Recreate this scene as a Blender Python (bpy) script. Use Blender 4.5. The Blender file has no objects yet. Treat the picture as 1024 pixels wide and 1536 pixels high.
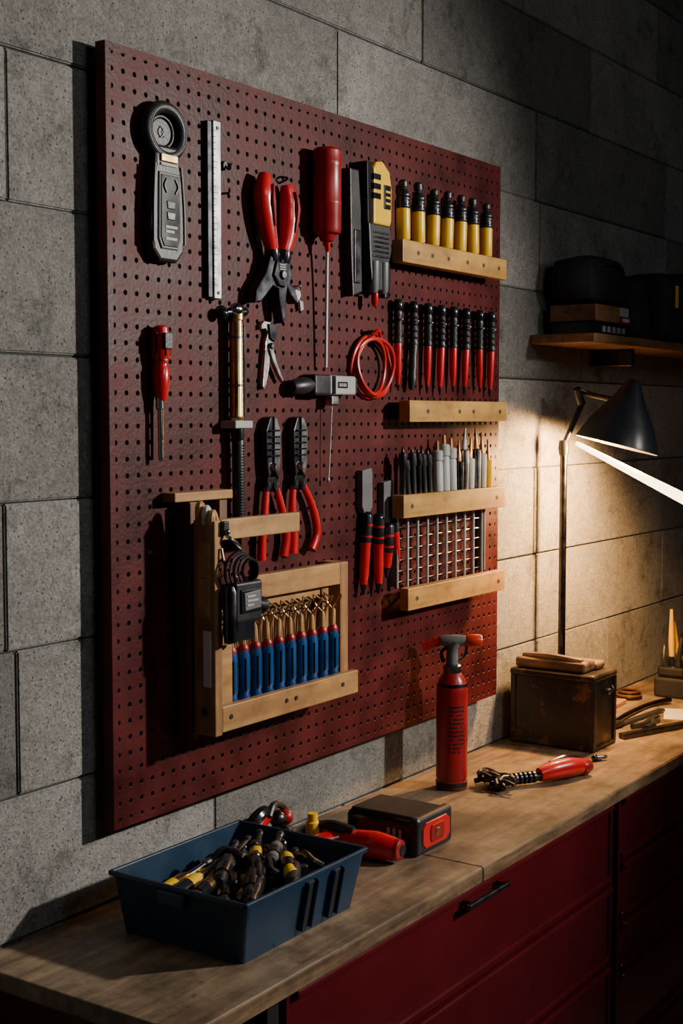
import bpy, bmesh, math, random
from mathutils import Vector, Matrix
random.seed(7)
V=Vector
scene=bpy.context.scene

# ------------------------------------------------------------------ materials
def newmat(name):
    m=bpy.data.materials.new(name); m.use_nodes=True
    nt=m.node_tree; b=nt.nodes["Principled BSDF"]
    return m,nt,b
def mat(name,col,rough=.45,metal=0.0,var=.25,scale=18,bump=.0,bscale=120,stretch=(1,1,1),coat=0,wear=None,wearamt=.62,rvar=.12,spec=.5):
    m,nt,b=newmat(name); N=nt.nodes; L=nt.links
    tc=N.new("ShaderNodeTexCoord"); mp=N.new("ShaderNodeMapping"); mp.inputs["Scale"].default_value=stretch
    L.new(tc.outputs["Object"],mp.inputs[0])
    n=N.new("ShaderNodeTexNoise"); n.inputs["Scale"].default_value=scale; n.inputs["Detail"].default_value=6
    L.new(mp.outputs[0],n.inputs["Vector"])
    r=N.new("ShaderNodeValToRGB"); r.color_ramp.elements[0].position=.3; r.color_ramp.elements[1].position=.7
    r.color_ramp.elements[0].color=[c*(1-var) for c in col]+[1]
    r.color_ramp.elements[1].color=[min(1,c*(1+var)) for c in col]+[1]
    L.new(n.outputs[0],r.inputs[0]); last=r.outputs[0]
    if wear:
        n2=N.new("ShaderNodeTexNoise"); n2.inputs["Scale"].default_value=scale*2.3; n2.inputs["Detail"].default_value=10; n2.inputs["Roughness"].default_value=.7
        L.new(mp.outputs[0],n2.inputs["Vector"])
        r2=N.new("ShaderNodeValToRGB"); r2.color_ramp.elements[0].position=wearamt; r2.color_ramp.elements[1].position=wearamt+.06
        L.new(n2.outputs[0],r2.inputs[0])
        mx=N.new("ShaderNodeMixRGB"); mx.inputs[2].default_value=(*wear,1)
        L.new(r2.outputs[0],mx.inputs[0]); L.new(last,mx.inputs[1]); last=mx.outputs[0]
    L.new(last,b.inputs["Base Color"])
    mr=N.new("ShaderNodeMapRange"); mr.inputs["To Min"].default_value=max(.03,rough-rvar); mr.inputs["To Max"].default_value=min(1,rough+rvar)
    L.new(n.outputs[0],mr.inputs[0]); L.new(mr.outputs[0],b.inputs["Roughness"])
    b.inputs["Metallic"].default_value=metal
    b.inputs["Coat Weight"].default_value=coat
    b.inputs["Specular IOR Level"].default_value=spec
    if bump:
        n3=N.new("ShaderNodeTexNoise"); n3.inputs["Scale"].default_value=bscale; n3.inputs["Detail"].default_value=5
        L.new(mp.outputs[0],n3.inputs["Vector"])
        bp=N.new("ShaderNodeBump"); bp.inputs["Strength"].default_value=bump; bp.inputs["Distance"].default_value=.002
        L.new(n3.outputs[0],bp.inputs["Height"]); L.new(bp.outputs[0],b.inputs["Normal"])
    return m
def woodmat(name,c1,c2,rough=.55,axis='X',scale=6,dirt=.5,worn=0):
    m,nt,b=newmat(name); N=nt.nodes; L=nt.links
    tc=N.new("ShaderNodeTexCoord"); mp=N.new("ShaderNodeMapping")
    mp.inputs["Scale"].default_value={'X':(1,9,9),'Z':(9,9,1),'Y':(9,1,9)}[axis]
    L.new(tc.outputs["Object"],mp.inputs[0])
    n=N.new("ShaderNodeTexNoise"); n.inputs["Scale"].default_value=scale; n.inputs["Detail"].default_value=8; n.inputs["Distortion"].default_value=.6
    L.new(mp.outputs[0],n.inputs["Vector"])
    r=N.new("ShaderNodeValToRGB"); r.color_ramp.elements[0].position=.32; r.color_ramp.elements[1].position=.68
    r.color_ramp.elements[0].color=(*c1,1); r.color_ramp.elements[1].color=(*c2,1)
    L.new(n.outputs[0],r.inputs[0]); last=r.outputs[0]
    def mult(last,sc,det,ro,p0,p1,lo):
        n2=N.new("ShaderNodeTexNoise"); n2.inputs["Scale"].default_value=sc; n2.inputs["Detail"].default_value=det; n2.inputs["Roughness"].default_value=ro
        L.new(tc.outputs["Object"],n2.inputs["Vector"])
        r2=N.new("ShaderNodeValToRGB"); r2.color_ramp.elements[0].position=p0; r2.color_ramp.elements[1].position=p1
        r2.color_ramp.elements[0].color=(lo,lo,lo,1); r2.color_ramp.elements[1].color=(1,1,1,1)
        L.new(n2.outputs[0],r2.inputs[0])
        mx=N.new("ShaderNodeMixRGB"); mx.blend_type='MULTIPLY'; mx.inputs[0].default_value=1
        L.new(last,mx.inputs[1]); L.new(r2.outputs[0],mx.inputs[2]); return mx.outputs[0],n2
    last,n2=mult(last,7,9,.7,.38,.6,1-dirt)
    if worn: last,_=mult(last,26,12,.8,.36,.46,1-worn)
    L.new(last,b.inputs["Base Color"])
    mr=N.new("ShaderNodeMapRange"); mr.inputs["To Min"].default_value=rough+.15; mr.inputs["To Max"].default_value=rough-.12
    L.new(n2.outputs[0],mr.inputs[0]); L.new(mr.outputs[0],b.inputs["Roughness"])
    bp=N.new("ShaderNodeBump"); bp.inputs["Strength"].default_value=.35; bp.inputs["Distance"].default_value=.001
    L.new(n.outputs[0],bp.inputs["Height"]); L.new(bp.outputs[0],b.inputs["Normal"])
    return m
def concrete():
    m,nt,b=newmat("concrete_block"); N=nt.nodes; L=nt.links
    tc=N.new("ShaderNodeTexCoord")
    def noise(s,d,ro=.6):
        n=N.new("ShaderNodeTexNoise"); n.inputs["Scale"].default_value=s; n.inputs["Detail"].default_value=d; n.inputs["Roughness"].default_value=ro
        L.new(tc.outputs["Object"],n.inputs["Vector"]); return n
    def ramp(src,p0,c0,p1,c1):
        r=N.new("ShaderNodeValToRGB"); r.color_ramp.elements[0].position=p0; r.color_ramp.elements[1].position=p1
        r.color_ramp.elements[0].color=(*c0,1); r.color_ramp.elements[1].color=(*c1,1); L.new(src,r.inputs[0]); return r.outputs[0]
    a=noise(3.0,9,.65); f=noise(230,5,.7); mid=noise(60,9,.8); st=noise(9,12,.8)
    last=ramp(a.outputs[0],.3,(.29,.28,.262),.7,(.48,.47,.44))
    vo=N.new("ShaderNodeTexVoronoi"); vo.inputs["Scale"].default_value=110; L.new(tc.outputs["Object"],vo.inputs["Vector"])
    pit=ramp(vo.outputs["Distance"],.12,(.18,.18,.18),.26,(1,1,1))
    at=N.new("ShaderNodeAttribute"); at.attribute_name="tint"
    for s in (ramp(f.outputs[0],.36,(.62,.62,.62),.60,(1.12,1.12,1.12)),ramp(mid.outputs[0],.38,(.68,.68,.67),.56,(1,1,1)),ramp(st.outputs[0],.36,(.52,.52,.5),.47,(1,1,1)),at.outputs["Color"]):
        mx=N.new("ShaderNodeMixRGB"); mx.blend_type='MULTIPLY'; mx.inputs[0].default_value=1
        L.new(last,mx.inputs[1]); L.new(s,mx.inputs[2]); last=mx.outputs[0]
    mx=N.new("ShaderNodeMixRGB"); mx.blend_type='MULTIPLY'; L.new(ramp(mid.outputs[0],.44,(0,0,0),.52,(1,1,1)),mx.inputs[0])
    L.new(last,mx.inputs[1]); L.new(pit,mx.inputs[2]); last=mx.outputs[0]
    L.new(last,b.inputs["Base Color"]); b.inputs["Roughness"].default_value=.92
    ad=N.new("ShaderNodeMath"); ad.operation='ADD'; L.new(f.outputs[0],ad.inputs[0]); L.new(mid.outputs[0],ad.inputs[1])
    bp=N.new("ShaderNodeBump"); bp.inputs["Strength"].default_value=.85; bp.inputs["Distance"].default_value=.0035
    L.new(ad.outputs[0],bp.inputs["Height"]); L.new(bp.outputs[0],b.inputs["Normal"])
    return m
M={}
M['conc']=concrete()
M['mortar']=mat("mortar",(.045,.045,.042),.95,bump=.4)
M['board']=mat("pegboard_paint",(.070,.0065,.0070),.48,var=.45,scale=12,bump=.30,bscale=150,wear=(.17,.026,.022),wearamt=.65,rvar=.16,spec=.24)
M['hole']=mat("pegboard_hole_shade",(.004,.003,.003),.9)  # near-black paints the shade inside the peg holes
M['holerim']=mat("pegboard_rim_glint",(.11,.045,.03),.6)  # paler rim colour paints the glint on the hole edges
M['counter']=woodmat("worn_counter_wood",(.165,.112,.068),(.39,.27,.165),.46,'X',5,.60,.45)
M['counteredge']=woodmat("counter_edge_wood",(.14,.075,.038),(.32,.20,.11),.5,'X',8,.5,.4)
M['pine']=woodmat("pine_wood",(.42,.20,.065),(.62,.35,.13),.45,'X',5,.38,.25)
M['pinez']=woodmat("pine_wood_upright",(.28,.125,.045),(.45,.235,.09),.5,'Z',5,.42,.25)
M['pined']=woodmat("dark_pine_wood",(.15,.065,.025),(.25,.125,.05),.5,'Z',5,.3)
M['maple']=woodmat("shelf_wood",(.46,.22,.050),(.66,.37,.10),.42,'X',5,.38,.25)
M['plank']=woodmat("shelf_plank_wood",(.18,.08,.03),(.34,.17,.07),.5,'X',5,.4)
M['cab']=mat("maroon_enamel",(.092,.006,.010),.22,var=.15,scale=5,coat=.6,rvar=.08,bump=.04,bscale=60)
M['cabd']=mat("gap_shade_and_part_black",(.01,.008,.008),.6)  # shade painted into gaps and recesses; also used on plain black parts
M['black']=mat("black_rubber",(.016,.016,.019),.40,bump=.15,bscale=200)
M['blackg']=mat("black_gloss_plastic",(.012,.013,.018),.2)
M['gun']=mat("gunmetal",(.07,.07,.08),.30,1,var=.4,scale=40)
M['steel']=mat("steel",(.5,.5,.5),.28,1,var=.25,scale=40)
M['dsteel']=mat("dark_steel",(.2,.2,.21),.32,1,var=.4,scale=50)
M['chrome']=mat("chrome",(.75,.74,.72),.14,1,var=.1)
M['brass']=mat("brass",(.55,.36,.15),.28,1,var=.3,scale=30)
M['copper']=mat("copper_wire",(.55,.30,.13),.4,1,var=.3)
M['red']=mat("red_plastic",(.56,.008,.012),.26,var=.15,coat=.4)
M['redd']=mat("dark_red_paint",(.30,.007,.011),.34,var=.2,wear=(.10,.015,.015),wearamt=.66)
M['redo']=mat("orange_red_rubber",(.62,.035,.012),.35,var=.1)
M['redc']=mat("red_cable_rubber",(.55,.014,.010),.35,var=.1)
M['yel']=mat("yellow_plastic",(.85,.50,.01),.33,var=.1,wear=(.3,.2,.05),wearamt=.70)
M['blue']=mat("blue_plastic",(.010,.070,.23),.22,var=.3,coat=.4)
M['bin']=mat("navy_bin_plastic",(.011,.034,.070),.36,var=.15,bump=.08,bscale=150,wear=(.05,.09,.13),wearamt=.72)
M['white']=mat("off_white_plastic",(.62,.60,.55),.45,var=.1)
M['grey']=mat("grey_metal_paint",(.13,.13,.135),.45,var=.2)
M['greyl']=mat("label_grey",(.38,.38,.38),.5,var=.2)
M['leather']=mat("worn_black_metal",(.032,.024,.019),.38,.2,var=.6,scale=10,wear=(.17,.085,.04),wearamt=.56,bump=.5,bscale=60)
M['oldwood']=woodmat("old_block_wood",(.11,.055,.027),(.38,.23,.12),.6,'Y',6,.6,.4)
M['cloth']=mat("dark_cloth",(.016,.018,.023),.8,bump=.5,bscale=300)
M['paper']=mat("paper",(.6,.57,.5),.8,var=.1)
M['floor']=mat("floor_concrete",(.10,.098,.095),.75,var=.3,scale=4,bump=.3,bscale=60)
M['ceil']=mat("ceiling_dark",(.05,.05,.05),.9,var=.2,scale=4)
M['shade']=mat("lamp_shade_enamel",(.022,.026,.034),.33,var=.1)
M['shadein']=mat("lamp_shade_white",(.75,.72,.65),.5,var=.05)
M['glass']=mat("dark_glass",(.01,.012,.015),.06,var=.1,coat=1)
def emis(name,col,s):
    m,nt,b=newmat(name); b.inputs["Base Color"].default_value=(*col,1)
    b.inputs["Emission Color"].default_value=(*col,1); b.inputs["Emission Strength"].default_value=s; return m
M['tube']=emis("lit_tube_glass",(1.0,.72,.38),8)

# ------------------------------------------------------------------ builder
class O:
    def __init__(s,name,M0=None):
        s.name=name; s.bm=bmesh.new(); s.mats=[]; s.M=M0 or Matrix()
    def mi(s,k):
        if k not in s.mats: s.mats.append(k)
        return s.mats.index(k)
    def merge(s,t,k,smooth):
        i=s.mi(k)
        bmesh.ops.recalc_face_normals(t,faces=t.faces)
        for f in t.faces: f.material_index=i; f.smooth=smooth
        t.transform(s.M)
        me=bpy.data.meshes.new("tmp"); t.to_mesh(me); s.bm.from_mesh(me); bpy.data.meshes.remove(me); t.free()
    def box(s,x0,x1,y0,y1,z0,z1,k,bev=.0015,rot=None,seg=2):
        t=bmesh.new(); bmesh.ops.create_cube(t,size=1)
        t.transform(Matrix.Diagonal((x1-x0,y1-y0,z1-z0,1)))
        if bev: bmesh.ops.bevel(t,geom=t.edges[:],offset=min(bev,.45*min(x1-x0,y1-y0,z1-z0)),segments=seg,affect='EDGES',profile=.5)
        c=V(((x0+x1)/2,(y0+y1)/2,(z0+z1)/2))
        if rot is not None: t.transform(rot.to_4x4())
        t.transform(Matrix.Translation(c)); s.merge(t,k,False)
    def plate(s,pts,y0,y1,k,bev=.001,smooth=False):
        t=bmesh.new(); vs=[t.verts.new((x,y0,z)) for x,z in pts]; f=t.faces.new(vs)
        r=bmesh.ops.extrude_face_region(t,geom=[f])
        for v in r['geom']:
            if isinstance(v,bmesh.types.BMVert): v.co.y=y1
        if bev:
            es=[e for e in t.edges if abs(e.verts[0].co.y-e.verts[1].co.y)<1e-7]
            try: bmesh.ops.bevel(t,geom=es,offset=bev,segments=2,affect='EDGES',profile=.5)
            except Exception: pass
        s.merge(t,k,smooth)
    def rod(s,p0,p1,prof,k,n=18,flat=1.0,hexa=False):
        p0=V(p0);p1=V(p1);d=p1-p0;Ln=d.length;d.normalize()
        ref=V((0,1,0)) if abs(d.y)<.9 else V((1,0,0))
        a=d.cross(ref).normalized(); b=d.cross(a).normalized()
        t=bmesh.new(); rings=[]
        for fr,r in prof:
            c=p0+d*Ln*fr
            rings.append([t.verts.new(c+a*(r*math.cos(2*math.pi*i/n))+b*(r*flat*math.sin(2*math.pi*i/n))) for i in range(n)])
        for A,B in zip(rings,rings[1:]):
            for i in range(n):
                t.faces.new((A[i],A[(i+1)%n],B[(i+1)%n],B[i]))
        t.faces.new(rings[0][::-1]); t.faces.new(rings[-1])
        s.merge(t,k,True)
    def tube(s,pts,rad,k,n=10,closed=False,sub=5,flat=1.0):
        P=[V(p) for p in pts]; R=rad if isinstance(rad,(list,tuple)) else [rad]*len(P)
        if sub>1 and len(P)>2:
            Q=[];RR=[];m=len(P)
            rng=range(m) if closed else range(m-1)
            for i in rng:
                g=lambda j:(P[j%m] if closed else P[max(0,min(m-1,j))])
                h=lambda j:(R[j%m] if closed else R[max(0,min(m-1,j))])
                for q in range(sub):
                    u=q/sub;a,b,c,d=g(i-1),g(i),g(i+1),g(i+2)
                    Q.append(.5*((2*b)+(c-a)*u+(2*a-5*b+4*c-d)*u*u+(3*b-a-3*c+d)*u**3)); RR.append(h(i)*(1-u)+h(i+1)*u)
            if not closed: Q.append(P[-1]);RR.append(R[-1])
            P,R=Q,RR
        t=bmesh.new();rings=[];m=len(P);pa=None
        for i in range(m):
            d=((P[(i+1)%m]-P[i-1]) if closed else (P[min(i+1,m-1)]-P[max(i-1,0)])).normalized()
            if pa is None:
                ref=V((0,1,0)) if abs(d.y)<.9 else V((1,0,0)); pa=d.cross(ref).normalized()
            pa=(pa-d*pa.dot(d)).normalized(); b=d.cross(pa)
            rings.append([t.verts.new(P[i]+pa*(R[i]*math.cos(2*math.pi*j/n))+b*(R[i]*flat*math.sin(2*math.pi*j/n))) for j in range(n)])
        prs=list(zip(rings,rings[1:]))+([(rings[-1],rings[0])] if closed else [])
        for A,B in prs:
            for j in range(n): t.faces.new((A[j],A[(j+1)%n],B[(j+1)%n],B[j]))
        if not closed: t.faces.new(rings[0][::-1]); t.faces.new(rings[-1])
        s.merge(t,k,True)
    def ball(s,c,r,k,sc=(1,1,1)):
        t=bmesh.new(); bmesh.ops.create_uvsphere(t,u_segments=18,v_segments=12,radius=r)
        t.transform(Matrix.Translation(V(c))@Matrix.Diagonal((*sc,1))); s.merge(t,k,True)
    def done(s,auto=35):
        co=[v.co.copy() for v in s.bm.verts]
        c=V([(min(q[i] for q in co)+max(q[i] for q in co))/2 for i in range(3)])
        s.bm.transform(Matrix.Translation(-c))
        for e in s.bm.edges:
            if len(e.link_faces)==2 and e.calc_face_angle(0)>math.radians(auto): e.smooth=False
        me=bpy.data.meshes.new(s.name); s.bm.to_mesh(me); s.bm.free()
        for k in s.mats: me.materials.append(M[k])
        ob=bpy.data.objects.new(s.name,me); scene.collection.objects.link(ob); ob.location=c
        return ob
def rz(a): return Matrix.Rotation(math.radians(a),3,'Z')
def T(x,y,z): return Matrix.Translation((x,y,z))

# ------------------------------------------------------------------ room shell
WY=.04
def build_wall():
    bm=bmesh.new(); bm.loops.layers.color.new("tint")
    def addbox(x0,x1,y0,y1,z0,z1,mi,tint,bev):
        t=bmesh.new(); bmesh.ops.create_cube(t,size=1); t.transform(Matrix.Translation(((x0+x1)/2,(y0+y1)/2,(z0+z1)/2))@Matrix.Diagonal((x1-x0,y1-y0,z1-z0,1)))
        if bev: bmesh.ops.bevel(t,geom=t.edges[:],offset=bev,segments=2,affect='EDGES')
        cl=t.loops.layers.color.new("tint")
        for f in t.faces:
            f.material_index=mi
            for l in f.loops: l[cl]=(tint,tint,tint*.99,1)
        me=bpy.data.meshes.new("t"); t.to_mesh(me); bm.from_mesh(me); bpy.data.meshes.remove(me); t.free()
    addbox(-3.5,4.4,WY+.004,WY+.15,0,3.0,1,1,0)
    offs={-4:.3,-3:.7,-2:.3,-1:.7,0:.3,1:.7,2:-.17,3:.40,4:.10,5:-.153,6:.676,7:.14,8:.6,9:.2}
    for k in range(-5,10):
        z0=max(0,.9+.215*k); z1=min(3.0,.9+.215*(k+1))
        if z1-z0<.02: continue
        o=offs.get(k,.3); x=o-.85*5
        while x<4.4:
            a,b_=max(x,-3.5),min(x+.85,4.4)
            if b_-a>.02:
                g=lambda: random.uniform(.0006,.0024)
                addbox(a+g(),b_-g(),WY-random.uniform(0,.003),WY+.02,z0+g(),z1-g(),0,random.uniform(.78,1.12),.0025)
            x+=.85
    me=bpy.data.meshes.new("wall_back"); bm.to_mesh(me); bm.free(); me.materials.append(M['conc']); me.materials.append(M['mortar'])
    ob=bpy.data.objects.new("wall_back",me); scene.collection.objects.link(ob)
build_wall()
o=O("floor"); o.box(-3.5,4.4,-4,.19,-.1,0,'floor',0); o.done()
o=O("ceiling"); o.box(-3.5,4.4,-4,.19,3.0,3.1,'ceil',0); o.done()
o=O("wall_right"); o.box(4.4,4.5,-4,.19,0,3.0,'floor',0); o.done()

# ------------------------------------------------------------------ pegboard
def pegboard():
    bx0,bx1,bz0,bz1=.008,1.270,1.030,2.229
    nx,nz=50,47; px=(bx1-bx0)/nx; pz=(bz1-bz0)/nz; r=.0045
    o=O("pegboard"); bm=bmesh.new()
    grid=[[bm.verts.new((bx0+i*px,0,bz0+j*pz)) for j in range(nz+1)] for i in range(nx+1)]
    for i in range(nx):
        for j in range(nz):
            cx=bx0+(i+.5)*px; cz=bz0+(j+.5)*pz
            q=[grid[i][j],grid[i+1][j],grid[i+1][j+1],grid[i][j+1]]
            ang=[math.radians(225+45*a) for a in range(8)]
            ring=[bm.verts.new((cx+r*math.cos(a),0,cz+r*math.sin(a))) for a in ang]
            ringb=[bm.verts.new((cx+r*.86*math.cos(a),.0008,cz+r*.86*math.sin(a))) for a in ang]
            ring2=[bm.verts.new((cx+r*.86*math.cos(a),.006,cz+r*.86*math.sin(a))) for a in ang]
            for a in range(4):
                bm.faces.new((q[a],q[(a+1)%4],ring[(2*a+2)%8],ring[2*a+1],ring[2*a]))
            for a in range(8):
                f=bm.faces.new((ring[a],ring[(a+1)%8],ringb[(a+1)%8],ringb[a])); f.material_index=1
                f=bm.faces.new((ringb[a],ringb[(a+1)%8],ring2[(a+1)%8],ring2[a])); f.material_index=2
            f=bm.faces.new(ring2); f.material_index=2
    me=bpy.data.meshes.new("t"); bm.to_mesh(me); bm.free()
    o.mi('board');o.mi('holerim');o.mi('hole'); o.bm.from_mesh(me); bpy.data.meshes.remove(me)
    t=.02
    for a in ((bx0-.0005,bx0+.012,bz0,bz1),(bx1-.012,bx1+.0005,bz0,bz1),(bx0,bx1,bz0-.0005,bz0+.012),(bx0,bx1,bz1-.012,bz1+.0005)):
        o.box(a[0],a[1],.0005,t,a[2],a[3],'board',0)
    for zz in (1.15,2.05): o.box(.1,1.2,.007,.036,zz,zz+.05,'cabd',0)
    return o.done()
pegboard()

# ------------------------------------------------------------------ counter + cabinets
o=O("workbench_counter")
for a,b in ((-.25,.5205),(.5225,4.0)):
    o.box(a,b,-.368,.036,.873,.9,'counter',.002)
    o.box(a+.001,b-.001,-.3695,-.36,.8735,.8975,'counteredge',.001)
o.done()
def cabinet(x0,x1,zs,handle=None):
    o=O("tool_drawer_cabinet")
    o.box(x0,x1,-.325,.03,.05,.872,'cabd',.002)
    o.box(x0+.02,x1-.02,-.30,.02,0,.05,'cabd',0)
    for za,zb in zip(zs,zs[1:]):
        a,b=zb+.005,za-.003
        o.box(x0+.014,x1-.014,-.341,-.324,a,b,'cab',.003)
        o.box(x0+.014,x1-.014,-.356,-.338,b-.014,b,'cab',.005,seg=3)
        o.box(x0+.014,x1-.014,-.351,-.338,a,a+.013,'cab',.005,seg=3)
    o.box(x0,x0+.011,-.345,-.320,.05,.872,'cab',.002)
    o.box(x1-.011,x1,-.345,-.320,.05,.872,'cab',.002)
    if handle:
        hx,hz=handle
        o.box(hx,hx+.15,-.366,-.358,hz-.005,hz+.005,'dsteel',.002)
        for q in (.01,.13): o.box(hx+q,hx+q+.01,-.360,-.34,hz-.004,hz+.004,'gun',.001)
    return o.done()
cabinet(-.012,1.140,[.866,.69,.52,.34,.07],(.483,.838))
cabinet(1.172,1.9,[.866,.724,.595,.480,.30,.07])
cabinet(1.93,2.9,[.866,.69,.52,.34,.07])
o=O("bench_end_panel"); o.box(-.235,-.205,-.33,.03,0,.872,'cab',.002); o.box(-.05,-.022,-.34,.03,0,.872,'cabd',.002)
o.box(-.205,-.05,-.30,-.29,.1,.872,'cab',.002); o.done()

# ------------------------------------------------------------------ wooden holders
def holder(x0,x1,z0,z1,holes,y0=-.050,y1=-.024,end=False):
    o=O("wooden_tool_holder")
    o.box(x0,x1,y0,y1,z0,z1,'maple',.002)
    for xx in (x0+.06,(x0+x1)/2,x1-.07): o.rod((xx,y1-.002,z1-.02),(xx,.0002,z1-.02),[(0,.004),(1,.004)],'gun',8)
    if end: o.box(x0-.002,x0+.03,y1,0.0,z0+.004,z1-.004,'cabd',.001)  # black block paints the shade on the holder's end face
    for h in holes:
        o.rod((h,y0-.0006,(z0+z1)/2),(h,y0+.003,(z0+z1)/2),[(0,.0055),(1,.0055)],'plank',12)
        o.rod((h,y0-.0012,(z0+z1)/2),(h,y0+.003,(z0+z1)/2),[(0,.003),(1,.003)],'cabd',10)
    o.done()
holder(.772,1.208,1.970,2.014,[.83,.885,.95,1.03,1.10,1.17])
holder(.800,1.213,1.659,1.702,[.87,1.0,1.06,1.18],end=True)
holder(.778,1.209,1.469,1.515,[.81,1.17],y1=-.022)
holder(.796,1.211,1.283,1.328,[.83,1.18],y1=-.030)

o=O("yellow_black_screwdriver_set")
for i,x in enumerate((.795,.852,.908,.964,1.020,1.076,1.134)):
    y=-.037; t=2.132+random.uniform(-.004,.004); dx=random.uniform(-.003,.003)
    o.rod((x,y,2.0145),(x+dx,y,2.076),[(0,.012),(.05,.0133),(.5,.0136),(.97,.0136),(1,.012)],'yel')
    o.rod((x+dx,y,2.074),(x+dx,y,2.112),[(0,.012),(.1,.0134),(.6,.0130),(.8,.0105),(1,.0085)],'blackg')
    for q in range(4): o.rod((x+dx,y,2.078+q*.007),(x+dx,y,2.081+q*.007),[(0,.0139),(1,.0139)],'black')
    o.rod((x+dx,y,2.110),(x+dx*2,y,t),[(0,.0085),(.3,.0068),(.35,.0092),(.8,.0092),(1,.005)],'black')
o.done()
o=O("red_black_nut_driver_set")
for i,x in enumerate((.812,.872,.929,.984,1.035,1.090,1.150,1.205)):
    y=-.014; tl=random.uniform(-.008,.006); bz=1.722+random.uniform(-.005,.006)
    o.rod((x,y,1.878),(x,y,1.902),[(0,.008),(.25,.0105),(.75,.0105),(1,.007)],'blackg',14)
    prof=[(0,.0090)]
    for q in range(5): prof+=[((q+.3)/5,.0104 if i%2 else .0098),((q+.95)/5,.0080)]
    o.rod((x,y,1.815+tl*.3),(x,y,1.880),prof+[(1,.0078)],'black',14)
    if i==1: 
        o.rod((x+tl,y,bz),(x,y,1.82),[(0,.005),(.12,.008),(.25,.0095),(.35,.008),(.5,.0095),(.7,.008),(.9,.0095),(1,.0088)],'black',14)
    else:
        o.rod((x+tl,y,bz),(x,y,1.82),[(0,.0025),(.12,.0045),(.35,.0072),(.9,.0085),(1,.0076)],'red',14)
        o.rod((x+tl,y,bz-.006),(x+tl,y,bz+.012),[(0,.0015),(.4,.003),(1,.0045)],'blackg',10)
    o.tube([(x-.008,-.0,1.86),(x-.010,-.016,1.86),(x,-.026,1.862),(x+.010,-.016,1.86),(x+.008,-.0,1.86)],.0016,'gun',6)
    o.tube([(x,0.0,1.893),(x,-.02,1.893),(x,-.024,1.899)],.0016,'steel',6)
o.done()
o=O("assorted_punches_and_brushes")
for q,x in enumerate((.800,.820,.842,.862,.884,.905)):
    h=1.585+random.uniform(-.012,.022); lx=random.uniform(-.006,.006)
    o.rod((x,-.034,1.5155),(x+lx,-.030,h),[(0,.006),(.6,.0065),(.65,.0085),(.9,.0085),(.93,.004),(1,.0025)],'black' if q%3 else 'gun',12)
for x,h in ((.938,1.600),(.966,1.612),(.995,1.604)):
    o.rod((x,-.034,1.5155),(x,-.032,h),[(0,.0115),(.70,.0115),(.74,.0095),(.76,.0122),(.97,.0122),(1,.010)],'greyl',16)
    o.rod((x,-.032,h),(x,-.032,h+.02),[(0,.005),(1,.0035)],'copper',10)
for x,h,k in ((1.030,1.575,'gun'),(1.052,1.60,'steel'),(1.078,1.580,'white'),(1.106,1.60,'dsteel'),(1.132,1.590,'white'),(1.160,1.575,'yel')):
    o.rod((x,-.034,1.5155),(x,-.032,h),[(0,.008),(.7,.0102),(.97,.0105),(1,.007)],k,14)
    l=random.uniform(-.006,.006)
    o.rod((x,-.032,h),(x+l,-.032,h+.045),[(0,.005),(.4,.0052),(.5,.003),(1,.0024)],'copper' if k in('gun','dsteel') else 'white' if k=='steel' else 'copper',10)
o.done()
o=O("wire_grid_panel")
for i in range(10):
    x=.812+i*.0395; o.rod((x,-.014,1.325),(x,-.014,1.475),[(0,.0030),(1,.0030)],'greyl',8)
for j in range(7):
    z=1.336+j*.022; o.rod((.81,-.0105,z),(1.169,-.0105,z),[(0,.0012),(1,.0012)],'dsteel',8)
o.box(.803,.810,-.019,-.001,1.328,1.470,'grey',.001); o.box(1.170,1.176,-.019,-.001,1.328,1.470,'grey',.001)
o.done()

# ------------------------------------------------------------------ hanging tools
def ell(cx,cz,rx,rzz,n=28,a0=0,a1=360): return [(cx+rx*math.cos(math.radians(a0+(a1-a0)*i/n)),cz+rzz*math.sin(math.radians(a0+(a1-a0)*i/n))) for i in range(n)]
o=O("strap_wrench")
cx,cz=.122,2.112
o.tube([(cx+.0405*math.cos(a),-.014,cz+.0375*math.sin(a)) for a in [math.radians(30*i) for i in range(12)]],.0098,'black',14,closed=True)
o.tube([(cx+.0405*math.cos(a),-.0240,cz+.0375*math.sin(a)) for a in [math.radians(30*i) for i in range(12)]],.0009,'grey',6,closed=True)  # thin grey line paints a highlight along the ring
o.plate(ell(cx,cz,.036,.033),-.004,-.0,'cabd',.001)  # black disc paints the dark inside of an open ring
o.tube([(cx+.026*math.cos(a),-.008,cz+.024*math.sin(a)) for a in [math.radians(30*i) for i in range(12)]],.0030,'black',10,closed=True)
o.plate(ell(cx,cz,.024,.022),-.008,-.003,'black',.002)
o.plate(ell(cx,cz,.009,.0085,16),-.0095,-.006,'gun',.001)
o.tube([(cx-.004,-.0102,cz+.009),(cx+.003,-.011,cz),(cx-.004,-.0102,cz-.009)],.0009,'greyl',6)
o.tube([(cx+.005,-.0102,cz+.006),(cx-.001,-.011,cz),(cx+.005,-.0102,cz-.008)],.0007,'greyl',6)
body=[(.094,2.090),(.150,2.090),(.151,2.060),(.156,2.035),(.162,1.965),(.158,1.928),(.142,1.911),(.102,1.911),(.086,1.928),(.081,1.965),(.087,2.035),(.092,2.060)]
o.plate(body,-.022,-.000,'black',.005)
o.box(.103,.141,-.0255,-.018,2.064,2.076,'brass',.001)
o.box(.103,.141,-.0245,-.018,2.058,2.062,'greyl',.0005)
o.plate([(.098,2.048),(.096,1.945),(.103,1.930),(.141,1.930),(.148,1.945),(.146,2.048)],-.0250,-.018,'grey',.002)
o.plate([(.1015,2.044),(.0995,1.948),(.106,1.934),(.138,1.934),(.1445,1.948),(.1425,2.044)],-.0265,-.02,'blackg',.001)
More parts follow.
